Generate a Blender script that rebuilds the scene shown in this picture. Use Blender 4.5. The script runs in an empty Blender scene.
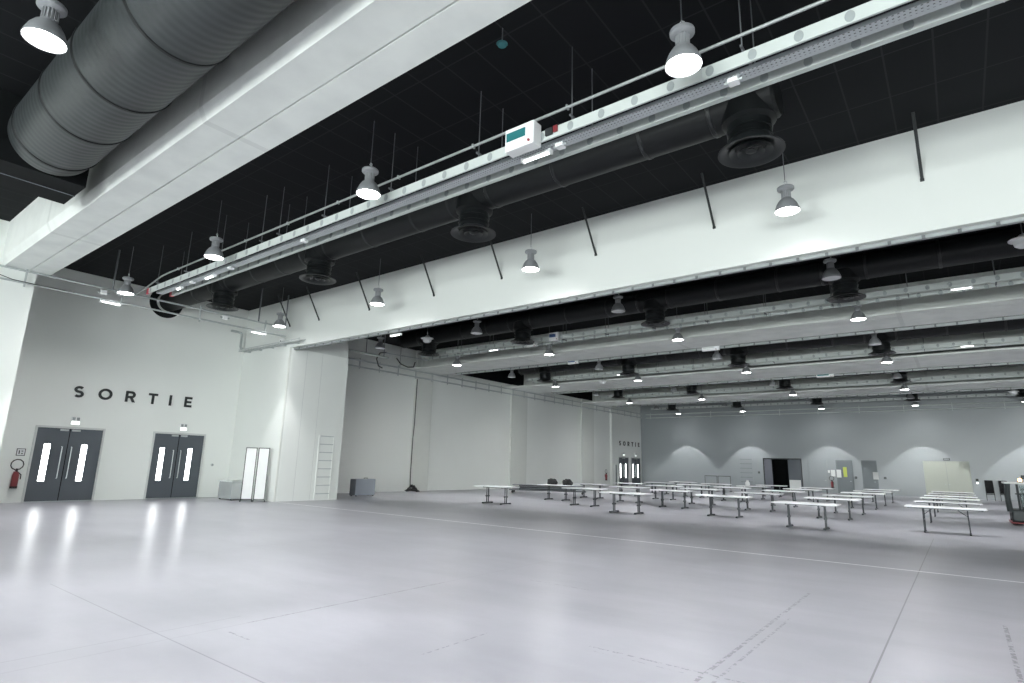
import bpy, bmesh, math, random
from mathutils import Vector, Matrix, Euler
random.seed(7)
S = bpy.context.scene
C = S.collection
PI = math.pi
OR = ['first', 'second', 'third', 'fourth', 'fifth', 'sixth', 'seventh', 'eighth', 'ninth', 'tenth', 'eleventh', 'twelfth',
      'thirteenth', 'fourteenth', 'fifteenth', 'sixteenth']

# ------------------------------------------------------------------ materials
def nt(name):
    m = bpy.data.materials.new(name); m.use_nodes = True
    t = m.node_tree; b = t.nodes['Principled BSDF']
    return m, t, b

def plain(name, col, rough=.5, metal=0., var=.06, scale=3., bump=0., spec=.5, coat=0.):
    """a principled surface with a little procedural variation of tone and gloss"""
    m, t, b = nt(name)
    tc = t.nodes.new('ShaderNodeTexCoord')
    n = t.nodes.new('ShaderNodeTexNoise'); n.inputs['Scale'].default_value = scale; n.inputs['Detail'].default_value = 4
    t.links.new(tc.outputs['Object'], n.inputs['Vector'])
    r = t.nodes.new('ShaderNodeMapRange'); r.inputs['To Min'].default_value = 1 - var; r.inputs['To Max'].default_value = 1 + var
    t.links.new(n.outputs['Fac'], r.inputs['Value'])
    mx = t.nodes.new('ShaderNodeVectorMath'); mx.operation = 'SCALE'
    mx.inputs[0].default_value = col
    t.links.new(r.outputs['Result'], mx.inputs['Scale'])
    t.links.new(mx.outputs['Vector'], b.inputs['Base Color'])
    b.inputs['Roughness'].default_value = rough; b.inputs['Metallic'].default_value = metal
    b.inputs['Specular IOR Level'].default_value = spec
    b.inputs['Coat Weight'].default_value = coat
    if bump:
        bp = t.nodes.new('ShaderNodeBump'); bp.inputs['Strength'].default_value = bump; bp.inputs['Distance'].default_value = .02
        t.links.new(n.outputs['Fac'], bp.inputs['Height']); t.links.new(bp.outputs['Normal'], b.inputs['Normal'])
    return m

def glow(name, col, strength):
    m, t, b = nt(name)
    b.inputs['Base Color'].default_value = (*[min(1, c) for c in col], 1)
    b.inputs['Emission Color'].default_value = (*col, 1)
    b.inputs['Emission Strength'].default_value = strength
    b.inputs['Roughness'].default_value = .3
    return m

M = {}
M['wall'] = plain('white plaster', (.82, .845, .815), .55, var=.025, scale=.6)
M['wallgrey'] = plain('grey painted wall', (.295, .322, .33), .285, var=.03, scale=.5)
M['bulk'] = plain('white bulkhead paint', (.69, .715, .69), .36, var=.015, scale=.4)
M['black'] = plain('matt black paint', (.006, .007, .0075), .7, var=.15, scale=2, spec=.1)
M['duct'] = plain('black duct metal', (.0075, .0088, .0094), .48, .0, var=.2, scale=2, spec=.22)
M['diff'] = plain('black diffuser metal', (.010, .0122, .013), .36, var=.2, scale=4, spec=.35)
M['galv'] = plain('galvanised steel', (.52, .55, .55), .42, .55, var=.12, scale=5)
M['trunk'] = plain('white lacquered trunking', (.52, .56, .54), .4, var=.04, scale=4)
M['clip'] = plain('grey clip plastic', (.30, .33, .33), .5)
M['bracket'] = plain('dull bracket steel', (.10, .11, .11), .5)
M['track'] = plain('dull track steel', (.30, .32, .32), .5, .2)
M['groove'] = plain('grey rung paint', (.50, .53, .53), .5)
M['pilpaint'] = plain('grey green pillar paint', (.68, .70, .665), .6, var=.03)
M['lampgrey'] = plain('cast aluminium', (.24, .25, .26), .45, .25, var=.06)
M['cabinet'] = plain('bright cabinet steel', (.58, .61, .61), .25, .5, var=.05)
M['steel'] = plain('brushed steel', (.62, .66, .66), .3, .85, var=.06)
M['doorgrey'] = plain('charcoal door laminate', (.085, .098, .112), .4, var=.05)
M['doorfar'] = plain('grey door laminate', (.17, .195, .205), .45, var=.05)
M['cream'] = plain('cream door paint', (.50, .53, .46), .5, var=.03)
M['white'] = plain('white plastic', (.80, .81, .81), .4, var=.02)
M['tabletop'] = plain('white laminate', (.80, .81, .83), .3, var=.02)
M['legs'] = plain('dark grey leg metal', (.06, .066, .072), .4, .3)
M['letter'] = plain('black letter board', (.022, .026, .027), .5)
M['red'] = plain('red lacquer', (.20, .03, .035), .35)
M['redcap'] = plain('red end cap', (.45, .05, .07), .45)
M['rubber'] = plain('black rubber', (.012, .012, .013), .7)
M['greybox'] = plain('blue grey plastic', (.25, .275, .31), .5)
M['darkside'] = plain('slate plastic', (.12, .13, .15), .5)
M['teal'] = plain('teal window', (.03, .16, .17), .2)
M['blue'] = plain('blue plastic', (.05, .10, .24), .4)
M['paper'] = plain('white paper', (.78, .80, .80), .7)
M['yellow'] = plain('yellow green paper', (.52, .60, .12), .6)
M['cloth'] = plain('black cloth', (.009, .009, .010), .9, bump=.4, scale=20)
M['rod'] = plain('grey threaded rod', (.16, .17, .18), .5, .4)
M['darkrod'] = plain('dark brace steel', (.014, .018, .018), .5)
M['rib'] = plain('pale paint', (.62, .64, .63), .5)
M['body'] = plain('dark machine paint', (.018, .024, .026), .5)
M['lens_on'] = glow('lit lamp glass', (1, .995, 1), 18)
M['lens_dim'] = plain('unlit lamp glass', (.62, .63, .64), .3)
M['tube'] = glow('lit batten tube', (.96, 1, .99), 3.5)
M['pane'] = glow('daylit pane', (.97, 1, 1), 7)
M['signlit'] = glow('lit sign plastic', (.95, 1, .97), 1.1)
M['amber'] = glow('amber beacon', (1, .62, .25), 9)
m, t, b = nt('clear glass'); b.inputs['Base Color'].default_value = (.42, .50, .50, 1); b.inputs['Roughness'].default_value = .08
b.inputs['Transmission Weight'].default_value = .75; b.inputs['IOR'].default_value = 1.1; M['glass'] = m

def mth(t, op, a, b=None, c=None):
    n = t.nodes.new('ShaderNodeMath'); n.operation = op
    for i, v in enumerate((a, b, c)):
        if v is None: continue
        if isinstance(v, (int, float)): n.inputs[i].default_value = v
        else: t.links.new(v, n.inputs[i])
    return n.outputs[0]

def mixc(t, fac, a, col):
    n = t.nodes.new('ShaderNodeMix'); n.data_type = 'RGBA'
    if isinstance(fac, (int, float)): n.inputs[0].default_value = fac
    else: t.links.new(fac, n.inputs[0])
    if isinstance(a, tuple): n.inputs[6].default_value = (*a, 1)
    else: t.links.new(a, n.inputs[6])
    if isinstance(col, tuple): n.inputs[7].default_value = (*col, 1)
    else: t.links.new(col, n.inputs[7])
    return n.outputs[2]

def floor_mat():
    m, t, b = nt('polished concrete')
    tc = t.nodes.new('ShaderNodeTexCoord')
    sp = t.nodes.new('ShaderNodeSeparateXYZ'); t.links.new(tc.outputs['Object'], sp.inputs[0])
    x, y = sp.outputs[0], sp.outputs[1]
    def noise(sc, det=5, rough=.55, stretch=None):
        n = t.nodes.new('ShaderNodeTexNoise'); n.inputs['Scale'].default_value = sc; n.inputs['Detail'].default_value = det
        n.inputs['Roughness'].default_value = rough
        if stretch:
            mp = t.nodes.new('ShaderNodeMapping'); mp.inputs['Scale'].default_value = stretch
            t.links.new(tc.outputs['Object'], mp.inputs[0]); t.links.new(mp.outputs[0], n.inputs['Vector'])
        else: t.links.new(tc.outputs['Object'], n.inputs['Vector'])
        return n.outputs['Fac']
    big, fine, streak = noise(.35), noise(2.2, 8, .65), noise(.8, 6, .6, (.5, 1.6, 1))
    cr = t.nodes.new('ShaderNodeValToRGB'); t.links.new(big, cr.inputs[0])
    cr.color_ramp.elements[0].position = .3; cr.color_ramp.elements[0].color = (.208, .212, .238, 1)
    cr.color_ramp.elements[1].position = .7; cr.color_ramp.elements[1].color = (.292, .294, .326, 1)
    col = mixc(t, mth(t, 'MULTIPLY', fine, .25), cr.outputs[0], (.42, .416, .446))
    cs = t.nodes.new('ShaderNodeValToRGB'); t.links.new(streak, cs.inputs[0])
    cs.color_ramp.elements[0].position = .42; cs.color_ramp.elements[0].color = (0, 0, 0, 1)
    cs.color_ramp.elements[1].position = .72; cs.color_ramp.elements[1].color = (1, 1, 1, 1)
    col = mixc(t, mth(t, 'MULTIPLY', cs.outputs[0], .42), col, (.17, .172, .195))
    dash = noise(16, 3)
    dots = mth(t, 'GREATER_THAN', dash, .5)
    def seg(along, c0, w, lo=None, hi=None, broken=False, k=1.):
        across = x if along == 'y' else y; run = y if along == 'y' else x
        f = mth(t, 'COMPARE', across, c0, w)
        if lo is not None:
            f = mth(t, 'MULTIPLY', f, mth(t, 'GREATER_THAN', run, lo)); f = mth(t, 'MULTIPLY', f, mth(t, 'LESS_THAN', run, hi))
        if broken: f = mth(t, 'MULTIPLY', f, dots)
        return mth(t, 'MULTIPLY', f, k) if k != 1 else f
    dark = (.07, .07, .08)
    for a in (('y', -.77, .008, -8, 19.5, False, .9), ('x', 2.66, .007, -9.5, -4.3, False, .6), ('x', 2.66, .008, -4.3, 17, False, .22),
              ('y', -5.97, .011, 3.4, 6.3, True, .9), ('y', -5.97, .007, 3.4, 6.3, False, .5), ('y', -5.97, .008, -3, 19, False, .22), ('y', -6.27, .008, 1.5, 3.5, False, .3),
              ('x', 5.12, .013, -2.95, -1.2, True, .75), ('x', 5.02, .006, -2.9, -1.2, True, .55), ('y', -1.86, .02, 4.9, 9.3, True, .7),
              ('y', -1.74, .014, 4.9, 7.6, True, .6), ('y', .205, .02, 6.3, 9., True, .85), ('x', 3.13, .010, -5.8, -5.38, True, .8),
              ('y', -3.93, .009, 3.9, 4.8, True, .7), ('x', 7.3, .012, -5.2, -4.2, True, .5), ('x', 22.9, .012, -30, 17, False, .35), ('y', -10.9, .010, 3, 54, False, .3),
              ('x', 33, .012, -30, 17, False, .35)):
        col = mixc(t, seg(*a), col, dark)
    wl = mth(t, 'MULTIPLY', seg('x', 12.77, .04), .9)
    col = mixc(t, wl, col, (.80, .80, .80))
    t.links.new(col, b.inputs['Base Color'])
    r = t.nodes.new('ShaderNodeMapRange'); t.links.new(fine, r.inputs[0]); r.inputs[3].default_value = .277; r.inputs[4].default_value = .31
    t.links.new(r.outputs[0], b.inputs['Roughness'])
    b.inputs['Specular IOR Level'].default_value = .5
    return m
M['floor'] = floor_mat()

def ceil_mat():
    m, t, b = nt('black acoustic panels')
    tc = t.nodes.new('ShaderNodeTexCoord')
    sp = t.nodes.new('ShaderNodeSeparateXYZ'); t.links.new(tc.outputs['Object'], sp.inputs[0])
    def lines(o, off, per, w):
        f = mth(t, 'FLOORED_MODULO', mth(t, 'ADD', o, off), per)
        return mth(t, 'LESS_THAN', f, w)
    f = mth(t, 'MAXIMUM', lines(sp.outputs[0], .29, .662, .028), lines(sp.outputs[1], .17 - 12.75, 1.31, .026))
    col = mixc(t, f, (.0095, .0105, .0115), (.022, .024, .025))
    t.links.new(col, b.inputs['Base Color']); b.inputs['Roughness'].default_value = .8; b.inputs['Specular IOR Level'].default_value = .1
    return m
M['ceil'] = ceil_mat()

def conc_mat():
    m, t, b = nt('cast concrete')
    tc = t.nodes.new('ShaderNodeTexCoord'); sp = t.nodes.new('ShaderNodeSeparateXYZ'); t.links.new(tc.outputs['Object'], sp.inputs[0])
    n = t.nodes.new('ShaderNodeTexNoise'); n.inputs['Scale'].default_value = 1.3; n.inputs['Detail'].default_value = 7
    t.links.new(tc.outputs['Object'], n.inputs['Vector'])
    cr = t.nodes.new('ShaderNodeValToRGB'); t.links.new(n.outputs['Fac'], cr.inputs[0])
    cr.color_ramp.elements[0].position = .3; cr.color_ramp.elements[0].color = (.70, .725, .70, 1)
    cr.color_ramp.elements[1].position = .62; cr.color_ramp.elements[1].color = (.79, .815, .785, 1)
    seam = mth(t, 'COMPARE', mth(t, 'FLOORED_MODULO', mth(t, 'ADD', sp.outputs[0], 1.2), 8.), .1, .07)
    col = mixc(t, mth(t, 'MULTIPLY', seam, .18), cr.outputs[0], (.28, .29, .28))
    t.links.new(col, b.inputs['Base Color']); b.inputs['Roughness'].default_value = .75
    bp = t.nodes.new('ShaderNodeBump'); bp.inputs['Strength'].default_value = .08; t.links.new(n.outputs['Fac'], bp.inputs['Height'])
    t.links.new(bp.outputs['Normal'], b.inputs['Normal'])
    return m
M['conc'] = conc_mat()

def spiral_mat():
    m, t, b = nt('spiral wound duct')
    tc = t.nodes.new('ShaderNodeTexCoord')
    w = t.nodes.new('ShaderNodeTexWave'); w.bands_direction = 'X'; w.inputs['Scale'].default_value = 2.1; w.inputs['Distortion'].default_value = .25
    t.links.new(tc.outputs['Object'], w.inputs['Vector'])
    n = t.nodes.new('ShaderNodeTexNoise'); n.inputs['Scale'].default_value = 1.5; t.links.new(tc.outputs['Object'], n.inputs['Vector'])
    col = mixc(t, n.outputs['Fac'], (.027, .032, .033), (.044, .050, .051))
    t.links.new(col, b.inputs['Base Color']); b.inputs['Roughness'].default_value = .45; b.inputs['Metallic'].default_value = .3
    bp = t.nodes.new('ShaderNodeBump'); bp.inputs['Strength'].default_value = .16; bp.inputs['Distance'].default_value = .02
    t.links.new(w.outputs['Fac'], bp.inputs['Height']); t.links.new(bp.outputs['Normal'], b.inputs['Normal'])
    return m
M['spiral'] = spiral_mat()

def perf_mat():
    m, t, b = nt('perforated steel')
    tc = t.nodes.new('ShaderNodeTexCoord'); sp = t.nodes.new('ShaderNodeSeparateXYZ'); t.links.new(tc.outputs['Object'], sp.inputs[0])
    fx = mth(t, 'COMPARE', mth(t, 'FLOORED_MODULO', sp.outputs[0], .055), .027, .011)
    fy = mth(t, 'MULTIPLY', mth(t, 'COMPARE', mth(t, 'FLOORED_MODULO', mth(t, 'ADD', sp.outputs[1], 5.), .06), .03, .008), mth(t, 'LESS_THAN', sp.outputs[1], .13))
    col = mixc(t, mth(t, 'MULTIPLY', fx, fy), (.56, .59, .61), (.08, .085, .09))
    t.links.new(col, b.inputs['Base Color']); b.inputs['Metallic'].default_value = .45; b.inputs['Roughness'].default_value = .45
    return m
M['perf'] = perf_mat()

# ------------------------------------------------------------------ mesh helpers
class MB:
    def __init__(s): s.bm = bmesh.new()
    def box(s, x0, x1, y0, y1, z0, z1, bev=0., rot=None):
        r = bmesh.ops.create_cube(s.bm, size=1); vs = r['verts']
        mt = Matrix.Translation(((x0 + x1) / 2, (y0 + y1) / 2, (z0 + z1) / 2))
        if rot: mt = mt @ rot.to_4x4()
        bmesh.ops.transform(s.bm, matrix=mt @ Matrix.Diagonal((x1 - x0, y1 - y0, z1 - z0, 1)), verts=vs)
        if bev:
            es = list({e for v in vs for e in v.link_edges})
            bmesh.ops.bevel(s.bm, geom=es, offset=bev, segments=2, affect='EDGES', profile=.5)
        return s
    def cyl(s, a, b, r, n=16, r2=None, cap=True):
        a, b = Vector(a), Vector(b); d = b - a
        q = d.to_track_quat('Z', 'Y').to_matrix().to_4x4()
        g = bmesh.ops.create_cone(s.bm, cap_ends=cap, segments=n, radius1=r, radius2=r if r2 is None else r2, depth=d.length)
        bmesh.ops.transform(s.bm, matrix=Matrix.Translation((a + b) / 2) @ q, verts=g['verts'])
        return s
    def tube(s, pts, r, n=8):
        """one continuous bent tube through pts"""
        P = [Vector(p) for p in pts]; rings = []
        up = None
        for i, p in enumerate(P):
            d = (P[min(i + 1, len(P) - 1)] - P[max(i - 1, 0)]).normalized()
            if up is None:
                up = d.orthogonal().normalized()
            up = (up - d * up.dot(d)).normalized(); v = d.cross(up)
            rings.append([s.bm.verts.new(p + (up * math.cos(2 * PI * k / n) + v * math.sin(2 * PI * k / n)) * r) for k in range(n)])
        for i in range(len(rings) - 1):
            for k in range(n):
                s.bm.faces.new((rings[i][k], rings[i][(k + 1) % n], rings[i + 1][(k + 1) % n], rings[i + 1][k]))
        s.bm.faces.new(rings[0][::-1]); s.bm.faces.new(rings[-1])
        return s
    def lathe(s, prof, n=28, axis='z', at=(0, 0, 0), closed=True):
        """prof = [(r, h)...] turned about z (or x)"""
        A = Vector(at); rings = []
        for r, h in prof:
            if r < 1e-5:
                p = (0, 0, h) if axis == 'z' else (h, 0, 0)
                rings.append([s.bm.verts.new(A + Vector(p))]); continue
            ring = []
            for k in range(n):
                c, q = r * math.cos(2 * PI * k / n), r * math.sin(2 * PI * k / n)
                ring.append(s.bm.verts.new(A + Vector((c, q, h) if axis == 'z' else (h, c, q))))
            rings.append(ring)
        for a, b in zip(rings, rings[1:]):
            for k in range(n):
                k2 = (k + 1) % n
                if len(a) == 1 and len(b) == 1: continue
                if len(a) == 1: s.bm.faces.new((a[0], b[k2], b[k]))
                elif len(b) == 1: s.bm.faces.new((a[k], a[k2], b[0]))
                else: s.bm.faces.new((a[k], a[k2], b[k2], b[k]))
        return s
    def prism(s, pts, a, b, axis='x'):
        """extrude a closed outline along an axis: x -> pts are (y,z); y -> (x,z); z -> (x,y)"""
        def P(u, v, w): return {'x': (w, u, v), 'y': (u, w, v), 'z': (u, v, w)}[axis]
        A = [s.bm.verts.new(P(u, v, a)) for u, v in pts]; B = [s.bm.verts.new(P(u, v, b)) for u, v in pts]
        n = len(pts)
        for i in range(n): s.bm.faces.new((A[i], A[(i + 1) % n], B[(i + 1) % n], B[i]))
        s.bm.faces.new(A[::-1]); s.bm.faces.new(B)
        return s
    def mesh(s, name, mat, smooth=False):
        bmesh.ops.recalc_face_normals(s.bm, faces=s.bm.faces[:])
        me = bpy.data.meshes.new(name); s.bm.to_mesh(me); s.bm.free()
        me.materials.append(M[mat] if isinstance(mat, str) else mat)
        if smooth:
            for p in me.polygons: p.use_smooth = True
            if hasattr(me, 'set_sharp_from_angle'): me.set_sharp_from_angle(angle=math.radians(38))
        return me
    def build(s, name, mat, parent=None, smooth=False):
        return add(s.mesh(name, mat, smooth), name, parent)

def add(me, name, parent=None, loc=(0, 0, 0)):
    o = bpy.data.objects.new(name, me); C.objects.link(o); o.location = loc
    if parent: o.parent = parent
    return o

def tag(o, label, cat, group=None, kind=None):
    if label: o['label'] = label
    if cat: o['category'] = cat
    if group: o['group'] = group
    if kind: o['kind'] = kind
    return o

def thing(name, label, cat, loc=(0, 0, 0), group=None, rz=0.):
    o = bpy.data.objects.new(name, None); C.objects.link(o); o.empty_display_size = .2
    o.location = loc; o.rotation_euler.z = rz
    return tag(o, label, cat, group)

def structure(o, label=None, cat=None):
    o['kind'] = 'structure'
    if label: o['label'] = label
    if cat: o['category'] = cat
    return o

def copy_tree(src, parent=None):
    c = src.copy(); C.objects.link(c); c.parent = parent
    for ch in src.children: copy_tree(ch, c)
    return c

# ------------------------------------------------------------------ the room
XL, XR, YB, YF, ZC = -25.2, 17., -18., 54.2, 8.27
PX = -21.4                                   # face of the two closed bays that stand out from the exit wall
structure(MB().box(XL - .6, XR, YB, YF, -.2, 0).build('floor', 'floor'), 'pale polished concrete floor of the hall', 'floor')
structure(MB().box(XL - .6, XR, YB, YF, ZC, ZC + .3).build('ceiling', 'ceil'), 'black panelled ceiling over the hall', 'ceiling')
structure(MB().box(XL - .3, XL, 4.26, 12.75, 0, ZC).build('wall_left', 'wall'), 'white wall holding the two near exit doors', 'wall')
structure(MB().box(XL - .6, PX, YB, 4.26, 0, ZC).build('wall_left_bay', 'wall'), 'white wall face standing forward under the concrete beam', 'wall')
# closed bay beside the bulkhead: return wall and partition pocket
structure(MB().box(XL - .3, PX - .06, 12.75, 15.65, 0, ZC).build('wall_return', 'bulk'), 'white return wall below the bulkhead beside the exit doors', 'wall')
pk = structure(MB().box(PX - .06, PX, 12.83, 15.65, 0, 6.15).build('wall_pocket', 'wall'), 'white partition store face at the end of the bulkhead', 'wall')
structure(MB().box(PX - .06, PX - .01, 12.75, 12.83, 0, 6.15).build('trim_1', 'pilpaint', pk))
for y in (13.55, 14.3): structure(MB().box(PX - .001, PX + .006, y, y + .012, 0, 6.1).build('trim_2', 'rib', pk))
# rear part of the exit wall: recessed panels between shallow pillars
structure(MB().box(XL - .6, XL - .22, 15.65, 48, 0, ZC).build('wall_left_rear', 'wall'), 'white panelled wall beyond the partition store', 'wall')
for k, (a, b) in enumerate(((23.45, 24.85), (32.87, 34.81), (42.78, 44.84))):
    structure(MB().box(XL - .22, XL - .10, a, b, 0, ZC).build('pillar', 'pilpaint'), OR[k] + ' white pillar along the rear exit wall', 'pillar')
structure(MB().box(XL - .22, XL - .06, 24.95, 48, 7.35, ZC).build('wall_left_top', 'black'), 'black painted band over the rear exit wall', 'wall')
structure(MB().box(XL - .6, XL, 48, YF, 0, ZC).build('wall_left_end', 'wall'), 'white wall end holding the far exit doors', 'wall')
structure(MB().box(XR, XR + .3, YB, YF, 0, ZC).build('wall_right', 'wall'))
# rear wall with four open loading doors that let the daylight in
OPEN = ((-13., -6.5), (-4.5, 2.), (4., 10.), (11.5, 16.5)); OH = 5.2
w = MB().box(XL - .6, XR, YB - .3, YB, OH, ZC)
xs = [XL - .6] + [v for o in OPEN for v in o] + [XR]
for k in range(0, len(xs), 2): w.box(xs[k], xs[k + 1], YB - .3, YB, 0, OH)
structure(w.build('wall_back', 'wall'), 'white rear wall with four loading door openings', 'wall')
for k, (a, b) in enumerate(OPEN):
    d = structure(bpy.data.objects.new('door_%d' % (10 + k), None), 'open loading door in the rear wall, %s from exit wall' % OR[k], 'door'); C.objects.link(d); d.location = (a, YB, 0)
    MB().box(-.1, .0, -.3, .08, 0, OH + .1).box(b - a, b - a + .1, -.3, .08, 0, OH + .1).box(0, b - a, -.3, .08, OH, OH + .1).build('frame', 'doorgrey', d)
    MB().box(0, b - a, .0, .08, OH - .55, OH).build('rolled_shutter', 'galv', d)
    pl = bpy.data.lights.new('door_daylight', 'AREA'); pl.shape = 'RECTANGLE'; pl.size = b - a; pl.size_y = OH; pl.cycles.is_portal = True
    po = bpy.data.objects.new('door_daylight', pl); C.objects.link(po); po.location = ((a + b) / 2, YB - .15, OH / 2); po.rotation_euler = (PI / 2, 0, 0)
OX0, OX1, OZ = -13.65, -10.68, 2.68           # the open doorway in the far wall
w = MB().box(XL - .6, OX0, YF, YF + .25, 0, ZC).box(OX1, XR, YF, YF + .25, 0, ZC).box(OX0, OX1, YF, YF + .25, OZ, ZC)
structure(w.build('wall_far', 'wallgrey'), 'grey far wall lit in arches by the lamps', 'wall')
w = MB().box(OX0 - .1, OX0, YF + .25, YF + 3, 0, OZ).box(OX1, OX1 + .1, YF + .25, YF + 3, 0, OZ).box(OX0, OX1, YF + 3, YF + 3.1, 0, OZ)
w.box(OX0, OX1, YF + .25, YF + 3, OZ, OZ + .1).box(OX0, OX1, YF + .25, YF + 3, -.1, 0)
structure(w.build('wall_corridor', 'black'), 'unlit corridor behind the open doorway', 'corridor')  # lining coloured black to stand in for the darkness inside

# concrete beams with a chamfered lower edge and a joint running along the soffit
def beam(y0, y1, label):
    ym = y0 + .62
    p = [(y0 - .04, ZC), (y0 - .04, 7.16), (y0 + .06, 6.95)] if y0 < 20 else [(y1 - 1.15, ZC), (y1 - 1.15, 7.16), (y0 + .04, 7.05), (y0, 7.02), (y0, 6.95)]
    p += [(ym, 6.95), (ym, 6.99), (ym + .028, 6.99), (ym + .028, 6.95), (y1, 6.95), (y1, ZC)]
    return structure(MB().prism(p, PX - .01 if y0 < 20 else XL - .1, XR, 'x').build('ceiling_beam', 'conc'), label, 'beam')
beam(-6.75, -5.6, 'pale concrete beam behind the camera end of hall')
beam(3.44, 4.58, 'broad pale concrete beam beside the big spiral duct')
beam(13.75, 14.7, 'pale concrete beam hidden behind the white bulkhead')
beam(22.6, 24.93, 'first pale concrete beam beyond the white bulkhead')
beam(31.75, 35.38, 'second pale concrete beam beyond the white bulkhead')
beam(42.5, 45.68, 'third pale concrete beam beyond the white bulkhead')
bk = structure(MB().box(PX - .06, XR, 12.75, 13.0, 6.15, ZC).build('wall_bulkhead', 'bulk'), 'tall white bulkhead crossing the hall under the ceiling', 'bulkhead')

# ------------------------------------------------------------------ exit doors in the left wall
def leaf_pair(idx, y0, y1, h, label):
    d = bpy.data.objects.new('door_%d' % idx, None); C.objects.link(d); d.location = (XL, y0, 0)
    structure(d, label, 'door')
    W = y1 - y0; mid = W * .48
    f = MB().box(-.02, .06, -.06, 0, 0, h + .06).box(-.02, .06, W, W + .06, 0, h + .06).box(-.02, .06, 0, W, h, h + .06)
    f.build('frame', 'rib', d)
    MB().box(0, .07, 0, W, 0, .025).build('threshold', 'steel', d)
    for s in (0, 1):
        a, b = (0.01, mid - .012) if s == 0 else (mid + .012, W - .01)
        c = .135 * W + .13 * W * 0 if s == 0 else W - .215 * W
        pa, pb = (.135 * W, .230 * W) if s == 0 else (W - .305 * W, W - .212 * W)
        z0, z1 = .70, 1.97
        lf = MB().box(.0, .045, a, pa, .03, h - .01).box(0, .045, pb, b, .03, h - .01).box(0, .045, pa, pb, .03, z0).box(0, .045, pa, pb, z1, h - .01)
        lf = lf.build('leaf', 'doorgrey', d)
        MB().box(.008, .02, pa, pb, z0, z1).build('pane', 'pane', lf)
        hy = mid - .16 if s == 0 else mid + .12
        MB().tube([(.045, hy, .80), (.10, hy, .80), (.10, hy, 1.88), (.045, hy, 1.88)], .017).build('pull_handle', 'steel', lf, True)
        MB().box(.045, .10, mid - .30 if s == 0 else mid + .05, mid - .05 if s == 0 else mid + .30, h - .10, h - .03, .01).build('door_closer', 'galv', lf)
    MB().box(.0, .052, mid - .012, mid + .012, .03, h - .01).build('astragal', 'black', d)
    return d
leaf_pair(1, 5.88, 7.83, 2.53, 'charcoal double exit door beside the fire extinguisher')
leaf_pair(2, 9.60, 11.50, 2.53, 'charcoal double exit door second along, towards the return wall')
leaf_pair(3, 49.2, 51.15, 2.55, 'far charcoal double exit door nearer the pillars')
leaf_pair(4, 51.85, 53.75, 2.55, 'far charcoal double exit door in the corner of the hall')

# lettering on the wall: heavy geometric capitals cut from board
def glyph(ch, h, w, sw):
    mb = MB()
    def arc(cx, cz, rx, rz, a0, a1, n=18, t=sw, caps=True):
        o, i = [], []
        for k in range(n + 1):
            a = math.radians(a0 + (a1 - a0) * k / n)
            o.append((cx + rx * math.cos(a), cz + rz * math.sin(a))); i.append((cx + (rx - t) * math.cos(a), cz + (rz - t) * math.sin(a)))
        for k in range(n): mb.prism([o[k], o[k + 1], i[k + 1], i[k]], 0, .03, 'x')
    def bar(u0, u1, v0, v1): mb.box(0, .03, u0, u1, v0, v1)
    if ch == 'O': arc(w / 2, h / 2, w / 2, h / 2, 0, 360, 36)
    elif ch == 'I': bar(0, sw, 0, h)
    elif ch == 'T': bar(0, w, h - sw, h); bar(w / 2 - sw / 2, w / 2 + sw / 2, 0, h - sw)
    elif ch == 'E': bar(0, sw, 0, h); bar(sw, w, 0, sw); bar(sw, w * .92, h / 2 - sw / 2, h / 2 + sw / 2); bar(sw, w, h - sw, h)
    elif ch == 'R':
        bar(0, sw, 0, h); rz = .325 * h; bar(sw, w * .55, h - sw, h); bar(sw, w * .55, h - 2 * rz, h - 2 * rz + sw)
        arc(w * .55, h - rz, w * .42, rz, -90, 90, 14)
        mb.prism([(w * .45, h - 2 * rz + .01), (w * .45 + sw * 1.15, h - 2 * rz + .01), (w, 0), (w - sw * 1.2, 0)], 0, .03, 'x')
    elif ch == 'S':
        rz = (h + sw) / 4
        pts = []
        for k in range(15): a = math.radians(35 + (270 - 35) * k / 14); pts.append((w / 2 + (w / 2 - sw / 2) * math.cos(a), h - rz + (rz - sw / 2) * math.sin(a)))
        for k in range(15): a = math.radians(90 - (90 + 145) * k / 14); pts.append((w / 2 + (w / 2 - sw / 2) * math.cos(a), rz + (rz - sw / 2) * math.sin(a)))
        o, i = [], []
        for k, p in enumerate(pts):
            a, b = Vector(pts[max(k - 1, 0)]), Vector(pts[min(k + 1, len(pts) - 1)]); d = (b - a).normalized(); nrm = Vector((-d.y, d.x)) * sw / 2
            o.append((p[0] + nrm.x, p[1] + nrm.y)); i.append((p[0] - nrm.x, p[1] - nrm.y))
        for k in range(len(pts) - 1): mb.prism([o[k], o[k + 1], i[k + 1], i[k]], 0, .03, 'x')
    return mb
def sortie(y0, y1, z, h, label):
    r = thing('wall_lettering', label, 'sign', (XL + .001, y0, z)); L = y1 - y0
    for ch, a, b in (('S', 6.72, 7.03), ('O', 7.48, 7.93), ('R', 8.37, 8.72), ('T', 9.17, 9.50), ('I', 9.94, 10.03), ('E', 10.53, 10.82)):
        u0, u1 = (a - 6.72) / 4.10 * L, (b - 6.72) / 4.10 * L
        o = glyph(ch, h, u1 - u0, .088).build('letter', 'letter', r); o.location.y = u0
sortie(6.72, 10.82, 3.65, .42, 'black capitals SORTIE on the wall above the two near exit doors')
sortie(49.4, 53.75, 3.66, .42, 'black capitals SORTIE on the wall above the two far exit doors')

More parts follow.
